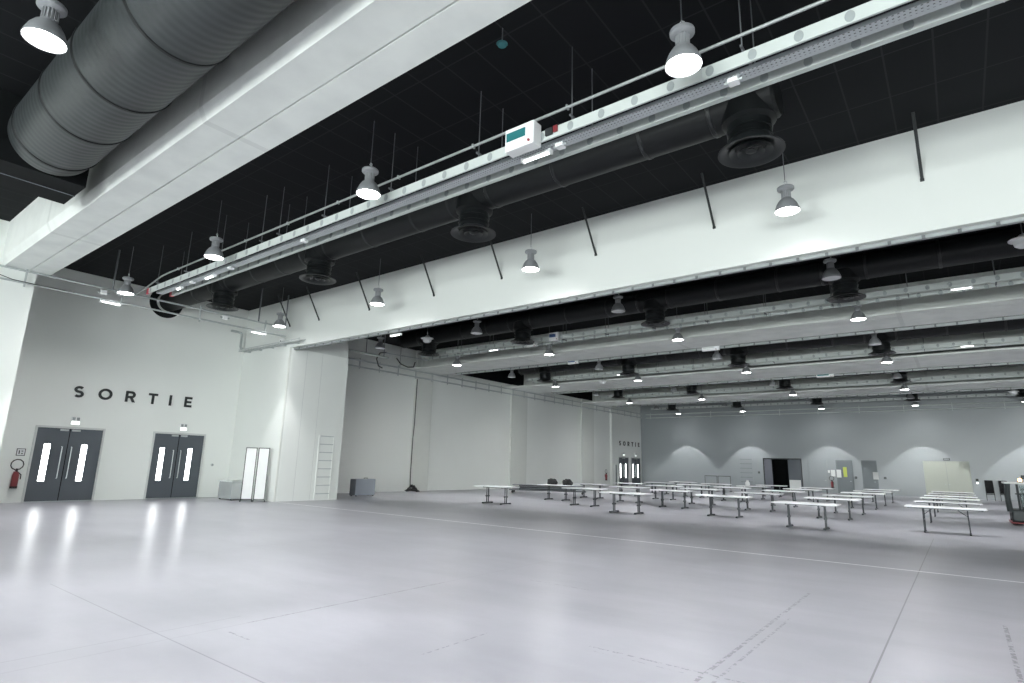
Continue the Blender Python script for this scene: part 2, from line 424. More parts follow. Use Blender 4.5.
# small emergency lights over the doors
def exit_light(y, z, label):
    r = thing('exit_sign', label, 'sign', (XL + .002, y, z), 'emergency exit signs above the exit doors')
    MB().box(0, .07, -.13, .13, 0, .30, .012).build('housing', 'white', r)
    MB().box(.07, .085, -.12, .12, .015, .13, .01).build('light_strip', 'signlit', r)
    for s in (-1, 1): MB().box(.07, .08, s * .065 - .045, s * .065 + .045, .16, .27).build('pictogram', 'clip', r)
for y, z, l in ((6.92, 2.66, 'small white emergency sign above the exit door beside the extinguisher'), (10.62, 2.67, 'small white emergency sign above the second near exit door'),
                (50.2, 2.72, 'small white emergency sign above far exit door nearer the pillars'), (52.8, 2.72, 'small white emergency sign above far exit door in the corner')):
    exit_light(y, z, l)

def extinguisher(loc, rz, label):
    r = thing('fire_extinguisher', label, 'fire extinguisher', loc, None, rz)
    b = MB().lathe([(0, .0), (.085, .0), (.095, .03), (.095, .42), (.07, .50), (.03, .54), (.03, .58), (0, .58)], 20, at=(.12, 0, .06)).build('cylinder_body', 'red', r, True)
    MB().lathe([(0, 0), (.099, 0), (.099, .07), (0, .07)], 20, at=(.12, 0, .055)).build('base_ring', 'rubber', r, True)
    MB().box(.07, .20, -.02, .02, .60, .70, .01).build('valve_handle', 'rubber', r)
    pts = [(.12, .02, .66)] + [(.11, .02 + .17 * math.sin(a) - .03, .66 + .17 - .17 * math.cos(a)) for a in [k * .55 for k in range(12)]] + [(.15, .13, .5), (.16, .13, .35)]
    MB().tube(pts, .017, 8).build('hose', 'rubber', r, True)
    MB().box(0, .035, -.05, .05, .35, .6).build('wall_bracket', 'red', r)
extinguisher((XL, 5.52, .42), 0, 'red fire extinguisher hung on wall beside the first exit door')
def notice(name, loc, size, mat, label, rz=0., frame=None, cat='sign'):
    w, h = size
    r = thing(name, label, cat, loc, None, rz)
    MB().box(0, .012, -w / 2, w / 2, 0, h).build('sheet', mat, r)
    if frame: MB().box(-.004, .010, -w / 2 - .02, w / 2 + .02, -.02, h + .02).build('border', frame, r)
    return r
n = notice('extinguisher_sign', (XL + .004, 5.56, 1.56), (.20, .20), 'paper', 'small outlined notice above the extinguisher by the first door', 0, 'letter')
MB().box(.012, .016, -.06, -.03, .04, .16).box(.012, .016, .01, .06, .04, .07).box(.012, .016, .01, .06, .12, .15).build('pictogram', 'letter', n)
r = thing('wall_switch', 'small grey round call button between exit door and return wall', 'switch', (XL, 12.0, 1.33))
MB().lathe([(0, 0), (.06, 0), (.055, .03), (0, .035)], 16, 'x').build('rim', 'galv', r, True); MB().lathe([(.03, .034), (.02, .045), (0, .045)], 14, 'x').build('button', 'clip', r, True)

# ------------------------------------------------------------------ flush hatch with ladder grooves (pocket face and far wall)
def hatch(loc, rz, W, H, n, mat, label):
    r = thing('slatted_hatch', label, 'hatch', loc, None, rz)
    MB().box(0, .02, 0, .06, 0, H + .05).box(0, .02, W - .06, W, 0, H + .05).build('stile', mat, r)
    for k in range(n + 1):
        z = .25 + (H - .25) * k / n
        MB().box(0, .03, .06, W - .06, z, z + .035).build('rail', 'groove' if mat == 'wall' else 'doorfar', r)
hatch((PX, 14.5, 0), 0, .78, 2.62, 7, 'wall', 'white slatted hatch low on the partition store face')
hatch((-15.75, YF, 0), -PI / 2, 1.15, 2.6, 6, 'wallgrey', 'grey slatted hatch on far wall beside the open black doorway')

# ------------------------------------------------------------------ far wall furniture
def facing(loc): return loc                    # things on the far wall face -Y (rotation -90 degrees about z)
RZ = -PI / 2
d = structure(bpy.data.objects.new('door_5', None), 'black open doorway in the far wall with grey leaves folded back', 'door'); C.objects.link(d); d.location = (OX0, YF, 0)
MB().box(-.05, 0, -.08, .2, 0, OZ + .06).box(OX1 - OX0, OX1 - OX0 + .05, -.08, .2, 0, OZ + .06).box(0, OX1 - OX0, -.08, .2, OZ, OZ + .06).build('frame', 'letter', d)
MB().box(.02, .65, -.03, .03, .03, OZ - .02).build('leaf', 'darkside', d)
lf = MB().box(1.95, 2.95, -.05, .01, .03, OZ - .02).build('leaf', 'doorgrey', d)
MB().box(1.99, 2.87, -.075, -.05, .10, .95).build('kick_plate', 'rib', lf)
def far_door(i, x0, x1, h, mat, label, sheet=None):
    d = structure(bpy.data.objects.new('door_%d' % i, None), label, 'door'); C.objects.link(d); d.location = (x0, YF, 0)
    MB().box(-.05, 0, -.05, .01, 0, h + .05).box(x1 - x0, x1 - x0 + .05, -.05, .01, 0, h + .05).box(0, x1 - x0, -.05, .01, h, h + .05).build('frame', mat, d)
    n = 2 if x1 - x0 > 2 else 1; W = (x1 - x0) / n
    for k in range(n):
        l = MB().box(k * W + .008, (k + 1) * W - .008, -.035, .0, .02, h - .008).build('leaf', mat, d)
        hx = (k + 1) * W - .12 if k == 0 else k * W + .12
        MB().tube([(hx, -.035, 1.0), (hx, -.09, 1.0), (hx - .1, -.09, 1.0)], .012).build('door_handle', 'steel', l, True)
    return d
far_door(6, -8.02, -6.95, 2.60, 'doorfar', 'grey far wall door with white and yellow notices')
far_door(7, -6.22, -5.28, 2.60, 'doorfar', 'grey far wall door with one pale notice at its edge')
far_door(8, -2.18, .50, 2.62, 'cream', 'wide cream double door in the far wall behind the end tables')
d = far_door(9, -10.1, -8.75, 2.66, 'wallgrey', 'flush wall coloured door between open doorway and notices')
notice('paper_notice', (-7.9, YF - .04, 1.27), (.32, .62), 'paper', 'white sheet hung at the edge of the grey far door', RZ)
notice('paper_notice', (-7.45, YF - .04, 1.32), (.26, .78), 'yellow', 'tall yellow green sheet on the grey far door', RZ)
notice('paper_notice', (-8.72, YF - .01, 1.62), (.34, .22), 'paper', 'small white notice on wall left of the notices door', RZ)
notice('paper_notice', (-8.33, YF - .01, 1.34), (.30, .52), 'paper', 'upright white notice on wall between small notice and door', RZ)
notice('paper_notice', (-5.36, YF - .04, 1.2), (.36, .56), 'rib', 'pale sheet at handle edge of second grey far door', RZ)
extinguisher((-8.45, YF, .35), RZ, 'red fire extinguisher below the white notices on far wall')
extinguisher((XL, 46.6, .42), 0, 'red fire extinguisher on white wall before the far exit doors')
r = thing('exit_box', 'black lit box mounted above the wide cream double door', 'sign', (-.75, YF, 2.74))
MB().box(-.2, .2, -.09, 0, 0, .16, .01).build('housing', 'letter', r); MB().box(-.16, .16, -.1, -.09, .03, .13).build('display', 'clip', r)
for x, z, l in ((-14.1, 1.5, 'small black button on far wall beside the open doorway'), (-6.73, 1.3, 'small black button on far wall between the two grey doors'),
                (-4.75, 1.33, 'small black button on bare far wall past second grey door')):
    r = thing('wall_switch', l, 'switch', (x, YF, z)); MB().box(-.08, .08, -.05, 0, -.08, .08, .01).build('plate', 'letter', r); MB().cyl((0, -.05, 0), (0, -.07, 0), .03).build('button', 'clip', r)
r = thing('wall_switch', 'small black box with white light beside the cream door', 'switch', (.86, YF, 1.1))
MB().box(-.08, .08, -.06, 0, .16, .36, .01).build('housing', 'letter', r); MB().box(-.06, .06, -.06, 0, 0, .14, .01).build('lamp', 'signlit', r)
r = thing('wall_cabinet', 'slim grey meter panel beside the far exit doors', 'panel', (XL, 48.55, .05))
MB().box(0, .10, -.12, .12, 0, 1.85, .01).build('body', 'rib', r); MB().box(.10, .11, -.10, .10, .05, 1.8).build('front', 'doorfar', r); MB().box(.11, .125, .06, .08, .9, 1.1).build('latch', 'letter', r)

# ------------------------------------------------------------------ bell lamps
LX = [-20.5, -14.67, -8.48, -2.22, 3.98, 10.1, 16.2]
ROWS = [(-14., 1, 'row nearest the rear loading doors'), (-8.9, 1, 'row second from the rear loading doors'), (-3.8, 1, 'row behind the camera end beam'), (1.3, 1, 'row alongside the big spiral duct'),
        (6.35, 1, 'row between concrete beam and trays'), (11.62, 1, 'row before the white bulkhead')]
for k, (y, on) in enumerate(((16.6, 0), (21.75, 1), (26.5, 0), (31.2, 1), (36.6, 0), (42.0, 1), (47.2, 0), (52.2, 1))):
    ROWS.append((y, on, OR[k] + ' row beyond the bulkhead'))
ZL = 6.68
def lamp_meshes():
    d = {}
    d['shade'] = MB().lathe([(.245, 0), (.25, .012), (.235, .07), (.20, .16), (.15, .235), (.105, .27), (.10, .29), (.09, .29), (.095, .265),
                             (.14, .225), (.19, .15), (.225, .06), (.235, .012), (.245, 0)], 32).mesh('shade', 'lampgrey', True)
    nk = MB().lathe([(0, .28), (.078, .28), (.078, .44), (0, .44)], 20)
    for k in range(14):
        a = 2 * PI * k / 14; nk.box(.076, .098, -.006, .006, .285, .44)
        vs = nk.bm.verts[-8:]; bmesh.ops.rotate(nk.bm, cent=(0, 0, 0), matrix=Matrix.Rotation(a, 3, 'Z'), verts=vs)
    d['driver_neck'] = nk.mesh('driver_neck', 'lampgrey')
    d['top_flange'] = MB().lathe([(0, .44), (.10, .44), (.16, .465), (.17, .475), (.17, .515), (.16, .525), (.05, .53), (.045, .565), (0, .565)], 28).mesh('top_flange', 'lampgrey', True)
    d['hook'] = MB().tube([(0, 0, .55), (.035, 0, .59), (.035, 0, .64), (0, 0, .67), (-.03, 0, .64), (0, 0, .615)], .011).mesh('hook', 'galv', True)
    d['chain'] = MB().cyl((0, 0, .65), (0, 0, ZC - ZL), .009, 6).mesh('chain', 'rod')
    for on in (0, 1): d['lens', on] = MB().lathe([(0, -.018), (.12, -.012), (.232, .008), (.232, .02), (0, .02)], 32).mesh('lens', 'lens_on' if on else 'lens_dim', True)
    return d
LM = lamp_meshes()
sp = bpy.data.lights.new('lamp_beam', 'SPOT'); sp.energy = 1130; sp.spot_size = math.radians(75); sp.spot_blend = .04; sp.shadow_soft_size = .09; sp.color = (1, 1, 1)
ss = bpy.data.lights.new('lamp_spill', 'SPOT'); ss.energy = 660; ss.spot_size = math.radians(168); ss.spot_blend = 1.; ss.shadow_soft_size = .12
sb = sp.copy(); sb.energy = 800; sb.spot_blend = .35
sl = ss.copy(); sl.energy = ss.energy * .21                       # spill turned down near walls to avoid hot spots and keep arches crisp
for (y, on, rl) in ROWS:
    for i, x in enumerate(LX):
        if abs(y - 1.3) < .1 and i < 2: continue
        x += .05 if y > 8 else -.03
        r = thing('pendant_lamp', ('lit' if on else 'unlit') + ' grey bell lamp in %s, %s from exit wall' % (rl, OR[i]), 'lamp', (x, y, ZL), 'bell lamps hung from the ceiling')
        r.scale = (.93, .93, 1)
        for k in ('shade', 'driver_neck', 'top_flange', 'hook', 'chain'): add(LM[k], k, r)
        add(LM['lens', on], 'lens', r)
        if on:
            l = bpy.data.objects.new('lamp_beam', sb if 11 < y < 12 else sp); C.objects.link(l); l.parent = r; l.location = (0, 0, -.03)
            l = bpy.data.objects.new('lamp_spill', ss if not (11 < y < 12 or y > 50) else sl); C.objects.link(l); l.parent = r; l.location = (0, 0, -.035)
# white winged pendants
wp = [MB().lathe([(0, .0), (.10, .0), (.17, .05), (.20, .16), (.27, .17), (.27, .19), (.12, .24), (.06, .30), (0, .31)], 20).mesh('bowl', 'white', True),
      MB().cyl((0, 0, .3), (0, 0, ZC - 6.62), .012, 8).mesh('stem', 'rod')]
for (x, y), l in (((-17.4, 16.6), 'white winged pendant beyond the bulkhead, nearest the exit wall'), ((1.66, 16.3), 'white winged pendant beyond the bulkhead at the open side'),
                  ((-17.0, 31.2), 'small white winged pendant under the second beam beyond bulkhead'), ((3.1, 46.6), 'small white winged pendant near the far wall pipes')):
    r = thing('winged_pendant', l, 'pendant', (x, y, 6.62), 'white winged pendants'); add(wp[0], 'bowl', r); add(wp[1], 'stem', r)

# ------------------------------------------------------------------ ducts and diffusers
r = thing('spiral_duct', 'huge dark grey spiral duct above the concrete beam', 'duct', (0, 2.43, 7.46))
MB().lathe([(0, -13.3), (.42, -13.3), (.60, -13.18), (.68, -13.0), (.70, -12.7), (.70, XR), (0, XR)], 64, 'x').build('duct_body', 'spiral', r, True)
for x in (-12.55, -11.0, -9.45, -7.6, -5.6, -3.2, 0, 3.2):
    MB().lathe([(.70, -.03), (.716, -.02), (.716, .02), (.70, .03)], 64, 'x').build('joint_collar', 'duct', r, True).location.x = x
for x in (-11.9, -7.0, -2): MB().cyl((x, .71, .3), (x, .71, ZC - 7.46), .012, 6).build('hanger_rod', 'rod', r)
r = thing('duct_plenum', 'black rectangular plenum box under the end of the spiral duct', 'duct', (-13.3, 3.12, 6.87))
MB().prism([(-1.35, 0), (0, 0), (0, .42), (-1.35, .42)], -5.5, 0, 'y').build('casing', 'black', r)
MB().box(-.68, -.66, -5.5, .004, -.012, 0).build('seam', 'darkside', r)
MB().prism([(-1.6, .42), (-.1, .42), (-.1, 1.38), (-1.6, 1.38)], -1.6, -.2, 'y').build('riser', 'black', r)
DY = [9.4, 19.75, 30.1, 40.2, 50.9]
DN = ['over the cable trays before the bulkhead'] + ['in %s bay beyond the bulkhead' % OR[k] for k in range(4)]
ZD, RD = 7.86, .39
dmesh = {}
dmesh['neck'] = MB().lathe([(.0, .62), (.35, .62), (.35, .40), (.365, .39), (.365, .36), (.345, .35), (.345, .26), (.36, .25), (.36, .22), (.34, .21), (.34, .10), (.0, .10)], 36).mesh('neck', 'diff', True)
dmesh['flange'] = MB().lathe([(.34, .12), (.40, .08), (.53, .015), (.535, 0), (.50, -.004), (.42, .03), (.335, .06), (.34, .12)], 40).mesh('flange', 'diff', True)
dmesh['ring1'] = MB().lathe([(.33, .03), (.35, .0), (.25, .06), (.24, .075), (.33, .03)], 36).mesh('cone_ring', 'diff', True)
dmesh['ring2'] = MB().lathe([(.20, .02), (.22, -.012), (.13, .045), (.12, .06), (.20, .02)], 32).mesh('cone_ring', 'diff', True)
dmesh['hub'] = MB().lathe([(0, -.01), (.05, -.005), (.09, .02), (.06, .05), (0, .05)], 24).mesh('hub', 'diff', True)
dmesh['tee'] = MB().lathe([(.36, -.05), (.44, .0), (.44, .30), (.36, .36), (.30, .36), (.30, -.05), (.36, -.05)], 32).mesh('tee_saddle', 'duct', True)
for k, y in enumerate(DY):
    r = thing('ventilation_duct', 'long black round duct ' + DN[k], 'duct', (0, y, ZD), 'black round ducts under the ceiling')
    xe = -1.8 if k == 0 else XR
    xa = XL - .5 if k == 0 else -22.3
    MB().lathe([(0, xa - .03), (RD - .06, xa - .03), (RD, xa), (RD, xe), (RD - .04, xe + .05), (0, xe + .05)], 40, 'x').build('duct_body', 'duct', r, True)
    cm = MB().lathe([(RD, -.04), (RD + .012, -.03), (RD + .012, .03), (RD, .04)], 36, 'x').mesh('joint_collar', 'diff', True)
    xs = []
    for x in LX[:6]: xs += [x - 1.9, x - .6, x + .6, x + 2.4]
    for x in [v for v in xs if v < xe - .3]: add(cm, 'joint_collar', r, (x, 0, 0))
    if k == 0: MB().lathe([(.38, 0), (.62, 0), (.64, .03), (.62, .06), (.38, .06)], 40, 'x').build('wall_collar', 'duct', r, True).location = (XL, -.12, -.05)
    for i, x in enumerate(LX[:4] if k == 0 else LX[:6]):
        q = thing('air_diffuser', 'black round diffuser under duct %s, %s from exit wall' % (('beside the near cable trays' if k == 0 else DN[k]), OR[i]), 'diffuser', (x - .02, y, 6.93), 'black air diffusers hung below the ducts')
        add(dmesh['neck'], 'neck', q); add(dmesh['flange'], 'flange', q); add(dmesh['ring1'], 'cone_ring', q); add(dmesh['ring2'], 'cone_ring', q); add(dmesh['hub'], 'hub', q)
        add(dmesh['tee'], 'tee_saddle', q, (0, 0, .55))

# ------------------------------------------------------------------ cable trays and trunking
clipmesh = MB().lathe([(0, -.012), (.05, -.012), (.062, 0), (.062, .10), (0, .10)], 14)
bmesh.ops.rotate(clipmesh.bm, cent=(0, 0, 0), matrix=Matrix.Rotation(-PI / 2, 3, 'X'), verts=clipmesh.bm.verts[:])
bmesh.ops.scale(clipmesh.bm, vec=(.9, .3, 1.25), verts=clipmesh.bm.verts[:])
clipmesh = clipmesh.mesh('clip', 'clip', True)
def trunking(x0, x1, y, z0, z1, label, step=.545, off=-.45, end='redcap', clips=True, xmax=6., dp=.03):
    r = thing('cable_trunking', label, 'trunking', (x0, y, z0)); L, h = x1 - x0, z1 - z0
    MB().prism([(0, 0), (dp, 0), (dp, h), (0, h)], 0, L, 'x').build('channel', 'trunk', r)
    MB().box(-.16, 0, -.004, dp + .004, -.004, h + .004).build('end_cap', end, r)
    if clips:
        k = math.ceil((x0 - off + .1) / step); n = 0
        while off + k * step < min(x1, xmax) and n < 62:
            add(clipmesh, 'clip', r, (off + k * step - x0, -.004, h * .5)); k += 1; n += 1
    k = 1
    while k * 3. < min(L, 30):
        MB().box(k * 3., k * 3. + .012, -.003, dp + .003, -.003, h + .003).build('joint', 'galv', r); k += 1
    return r
def perf_tray(x0, x1, y0, y1, z, label):
    r = thing('cable_tray', label, 'tray', (x0, y0, z)); L, W = x1 - x0, y1 - y0
    MB().prism([(0, .06), (0, 0), (W, 0), (W, .06), (W - .006, .06), (W - .006, .006), (.006, .006), (.006, .06)], 0, L, 'x').build('tray_channel', 'perf', r)
    for q in range(4):
        yy = .05 + q * (W - .1) / 3; MB().tube([(k * L / 40, yy + random.uniform(-.01, .01), .022 + random.uniform(0, .006)) for k in range(41)], .013, 6).build('cable', 'rubber' if q % 2 else 'clip', r)
    return r
X0 = -20.2
trunking(X0, XR, 6.87, 6.77, 6.95, 'white cable trunking with grey clips, front run before the bulkhead')
trunking(X0 + .15, XR, 7.50, 6.83, 7.0, 'white cable trunking with grey clips, rear run before the bulkhead', off=-.46, dp=.09)
perf_tray(X0 + .1, XR, 7.06, 7.26, 6.80, 'perforated steel cable tray between the two white trunkings')
r = thing('conduit', 'thin grey conduit running above the front white trunking', 'conduit', (0, 6.88, 7.21))
M['pipe'] = plain('dull conduit steel', (.34, .36, .36), .45, .4)
MB().tube([(-21.2, 0, -.3), (-20.6, 0, -.22), (-19.4, 0, -.02), (-18.9, 0, 0)] + [(-18 + 5 * k, 0, 0) for k in range(8)], .024, 10).build('pipe', 'pipe', r, True)
for k in range(18): MB().box(-18.2 + 1.98 * k, -18.17 + 1.98 * k, -.033, .033, -.033, .033).build('saddle', 'galv', r)
def hanger(x, y0, y1, z, label, group, zc=ZC):
    r = thing('tray_hanger', label, 'hanger', (x, y0, z), group)
    for yy in (0, y1 - y0): MB().cyl((0, yy, -.06), (0, yy, zc - z), .009, 6).build('rod', 'rod', r)
    MB().box(-.015, .015, -.06, y1 - y0 + .06, .0, .03).build('cross_bar', 'rod', r)
HX = (-19.6, -17.6, -15.5, -13.4, -12.6, -10.75, -8.5, -6.17, -4.24, -1.66, .9, 3.4)
for k in range(12):
    hanger(HX[k], 6.88, 7.52, 7.0, 'rod hanger holding the trays before the bulkhead, %s out from exit wall' % OR[k], 'rod hangers of the cable trays')
# grey control box and batten lights on the trays
def ctrl(loc, size, label, win='teal'):
    W, D, H = size
    r = thing('control_box', label, 'control box', loc)
    MB().box(-W / 2, W / 2, -D, 0, 0, H, .015).build('housing', 'white', r)
    MB().box(-W / 2 + .06 * W, W / 2 - .28 * W, -D - .012, -D, .42 * H, .80 * H, .004).build('window', win, r)
    MB().box(-W / 2 + .1 * W, -W / 2 + .5 * W, -D - .008, -D, .16 * H, .26 * H).build('name_strip', 'paper', r)
    MB().cyl((W * .34, -D, .16 * H), (W * .34, -D - .02, .16 * H), .022, 12).build('button', 'red', r)
    return r
ctrl((-5.1, 6.865, 6.66), (.58, .22, .40), 'grey control box with teal window on front trunking before bulkhead')
r = thing('cable_coupler', 'small black and red coupler beside the grey control box', 'coupler', (-4.62, 6.866, 6.82))
MB().box(-.10, .04, -.04, 0, 0, .12, .008).build('body', 'letter', r); MB().box(.05, .13, -.035, 0, .02, .13, .008).build('plug', 'red', r)
ctrl((-13.6, 20.74, 7.02), (.5, .18, .38), 'blue windowed control box on the trunking first bay beyond bulkhead', 'blue')
ctrl((-14.95, 20.9, 6.93), (.52, .14, .22), 'low grey box hanging below trunking beside blue windowed box', 'darkside')
ctrl((-15.3, 25.06, 6.80), (.6, .14, .22), 'grey box with blue window on rail behind first beam', 'blue')
ctrl((-8.2, 25.06, 6.78), (.75, .14, .25), 'pale green grey box on rail behind first beam above a lamp', 'rib')
ctrl((-5.4, 35.5, 6.80), (.85, .14, .2), 'pale box with teal window on rail behind second beam', 'teal')
def batten(loc, L, rz, label):
    r = thing('batten_light', label, 'light', loc, 'short lit batten lights', rz)
    MB().box(-L / 2, L / 2, -.045, .045, .035, .075, .006).build('housing', 'white', r)
    MB().box(-L / 2 + .01, L / 2 - .01, -.03, .03, .008, .035, .01).build('tube', 'tube', r)
    for s in (-1, 1): MB().box(s * L / 2 - .02, s * L / 2 + .02, -.05, .05, -.004, .078, .006).build('end_cap', 'white', r)
batten((-5.1, 7.15, 6.70), .56, 0, 'lit batten under the trays below the grey control box')
batten((-16.6, 7.15, 6.70), .5, 0, 'lit batten under trays near first pendant from exit wall')
batten((-18.6, 7.15, 6.70), .3, 0, 'tiny lit batten under trays near their red end caps')
batten((-21.3, 6.2, 6.42), .5, PI / 2, 'lit batten below pipes in front of the exit wall')
batten((-21.3, 11.25, 6.42), .6, PI / 2, 'lit batten below pipes near the return wall')
batten((-15.3, 13.08, 5.98), .5, 0, 'lit batten under the bulkhead rail')
batten((.6, 20.85, 7.02), .5, 0, 'lit batten under trunking first bay beyond bulkhead at open side')
batten((-17.2, 20.85, 6.98), .55, 0, 'lit batten under trunking first bay beyond bulkhead near exit wall')
batten((.8, 30.9, 7.06), .45, 0, 'lit batten under trunking second bay beyond bulkhead at open side')
batten((-15.6, 30.9, 7.06), .45, 0, 'lit batten under trunking second bay beyond bulkhead near exit wall')
for k, (x, l) in enumerate(((-1.86, 'beside the second lamp of the front row'), (-4.62, 'touching the lit batten under the control box'), (-11.88, 'midway along the trays'),
                            (-15.4, 'near the second pendant from exit wall'), (-17.7, 'near the red end caps'))):
    r = thing('junction_box', 'small pale junction box under the cable tray ' + l, 'junction box', (x, 7.13, 6.80))
    MB().box(-.07, .07, -.06, .08, -.07, 0, .012).build('housing', 'white', r); MB().cyl((-.12, 0, -.035), (-.07, 0, -.035), .022, 10).cyl((.07, 0, -.035), (.12, 0, -.035), .022, 10).build('gland', 'galv', r)
# bays beyond the bulkhead: the same pair of runs beyond each duct, and a rail behind each beam
for k, y in enumerate((20.75, 30.75, 41.3, 51.9)):
    trunking(-22 - .3 * k, XR, y, 7.10, 7.30, 'white cable trunking, front run in %s bay beyond the bulkhead' % OR[k], off=-.2, end='galv')
    if k < 3: trunking(-21.8 - .3 * k, XR, y + .42, 7.05, 7.15, 'slim cable trunking, rear run in %s bay beyond the bulkhead' % OR[k], off=.1, end='galv', clips=k < 1)
    for q in range(12 if k < 2 else 0):
        hanger(-19.6 + 2.1 * q, y + .12, y + .38, 7.09, 'rod hanger in %s bay beyond bulkhead, %s from exit wall' % (OR[k], OR[q]), 'rod hangers beyond the bulkhead')
def rail(x0, y, z, h, label, step=.55):
    r = thing('track_rail', label, 'rail', (x0, y, z)); L = XR - x0
    MB().prism([(0, 0), (.10, 0), (.10, h), (0, h)], 0, L, 'x').build('channel', 'track', r)
    cm = MB().box(-.03, .03, -.02, .0, -.01, h * .9, .006).mesh('bracket', 'bracket')
    n = 0
    while .4 + n * step < min(L, 27): add(cm, 'bracket', r, (.4 + n * step, 0, 0)); n += 1
    return r
rail(PX + .02, 12.90, 6.075, .07, 'thin pale rail along the foot of the white bulkhead')
for k, y in enumerate((25.0, 35.45, 45.75)): rail(-23.5, y, 6.85, .10, 'pale rail behind the %s beam beyond the bulkhead' % OR[k], .62)
# dark brace rods in front of the bulkhead
BZ = (7.19, 7.18, 7.17, 7.1, 7.03, 7.03, 7.07, 7.07)
for k, x in enumerate((.02, -3.96, -7.1, -10.3, -13.15, -16.45, -19.55, -21.6)):
    r = thing('brace_rod', 'dark slanting brace rod on the bulkhead, %s from the open side' % OR[k], 'rod', (x, 12.745, BZ[k]), 'dark brace rods on the bulkhead')
    MB().cyl((0, 0, 0), (.0, -.7, ZC - BZ[k]), .028, 8).build('rod', 'darkrod', r)
    MB().box(-.034, .034, -.025, .005, -.03, .03, .006).build('foot_plate', 'darkrod', r)
r = thing('smoke_sensor', 'small dark disc hung under black ceiling between beam and trays', 'sensor', (-4.9, 5.9, 7.95))
MB().lathe([(0, 0), (.07, .01), (.09, .035), (.03, .06), (0, .06)], 16).build('disc', 'teal', r, True); MB().cyl((0, 0, .05), (0, 0, ZC - 7.95), .008, 6).build('stem', 'rod', r)

# ------------------------------------------------------------------ pipe frames along the walls
def pipe_frame(p0, p1, zl, zu, step, label, drops=(), mat='galv', pr=.03, dr=.012):
    """two parallel pipes with short uprights, hung on rods"""
    a, b = Vector((*p0, 0)), Vector((*p1, 0)); L = (b - a).length; d = (b - a).normalized()
    r = thing('pipe_frame', label, 'pipes', (p0[0], p0[1], zl))
    for z, nm in ((0, 'lower_pipe'), (zu - zl, 'upper_pipe')):
        MB().tube([d * (L * k / 12) + Vector((0, 0, z)) for k in range(13)], pr, 10).build(nm, mat, r, True)
    n = int(L / step); pm = MB().box(-.022, .022, -.022, .022, -.12, zu - zl + .12).mesh('upright', mat)
    for k in range(n + 1): add(pm, 'upright', r, d * min(k * step + .5, L - .1))
    rm = MB().cyl((0, 0, zu - zl), (0, 0, ZC - zl), dr, 8).mesh('drop_rod', 'rod')
    for s in drops: add(rm, 'drop_rod', r, d * s)
    return r
pf = pipe_frame((-21.28, -4), (-21.28, 12.4), 6.53, 6.89, 2.5, 'pair of grey pipes running before the near exit wall', (10.2, 15.2, 16.35), dr=.028)
pipe_frame((-24.85, 15.7), (-24.85, 53.6), 6.55, 6.90, 1.35, 'pair of grey pipes along the rear exit wall', (2, 6), 'galv', .042)
pipe_frame((-24.5, 53.9), (16.8, 53.9), 6.52, 6.86, 3., 'pair of pale pipes along the far wall', (), 'trunk', .036)
for k, (y, z) in enumerate(((5.95, 6.72), (6.4, 6.82), (9.85, 6.75))):
    r = thing('junction_box', 'small white junction box on near wall pipes, %s towards the bulkhead' % OR[k], 'junction box', (-21.24, y, z))
    MB().box(0, .09, -.09, .09, -.07, .07, .012).build('housing', 'white', r); MB().cyl((.045, -.16, 0), (.045, -.08, 0), .025, 10).cyl((.045, .08, 0), (.045, .16, 0), .025, 10).build('gland', 'clip', r)
r = thing('hanging_cable', 'thin dark cable looping along the pipes above the wall face', 'cable', (-21.22, 3.0, 6.9))
MB().tube([(0, 0, 0), (.02, .15, -.08), (.03, .35, -.28), (.03, .7, -.36), (.02, 1.2, -.37), (.02, 2.2, -.37)], .012, 6).build('cable', 'rubber', r, True)
# basket tray with bent drain pipe at the return wall
r = thing('basket_tray', 'wire basket tray fixed across the return wall under the bulkhead', 'tray', (-25.0, 12.42, 6.28))
for yy, z in ((0, 0), (.26, 0), (0, .07), (.26, .07)): MB().tube([(0, yy, z), (4.75, yy, z)], .017, 6).build('wire', 'galv', r)
for k in range(20): MB().tube([(.1 + .24 * k, 0, .07), (.1 + .24 * k, 0, 0), (.1 + .24 * k, .26, 0), (.1 + .24 * k, .26, .07)], .012, 5).build('rung', 'galv', r)
for k in range(5): MB().box(.4 + .95 * k, .46 + .95 * k, -.02, .32, -.05, -.012).build('bracket', 'galv', r)
r = thing('bent_pipe', 'short bent grey pipe rising at the end of basket tray', 'pipe', (-24.95, 12.45, 6.4))
MB().tube([(.15, 0, 0), (.05, 0, .02), (0, 0, .1), (0, 0, .62), (-.04, -.03, .72), (-.1, -.14, .76), (-.1, -.45, .76)], .05, 12).build('pipe', 'galv', r, True)
r = thing('wall_camera', 'small white camera box on the return wall under the lamp', 'camera', (-21.9, 12.74, 6.42))
MB().box(-.11, .11, -.16, -.04, -.10, .12, .012).build('housing', 'white', r); MB().cyl((0, -.17, .02), (0, -.155, .02), .035, 14).build('eye', 'letter', r); MB().box(-.03, .03, -.05, 0, -.03, .03).build('mount', 'white', r)
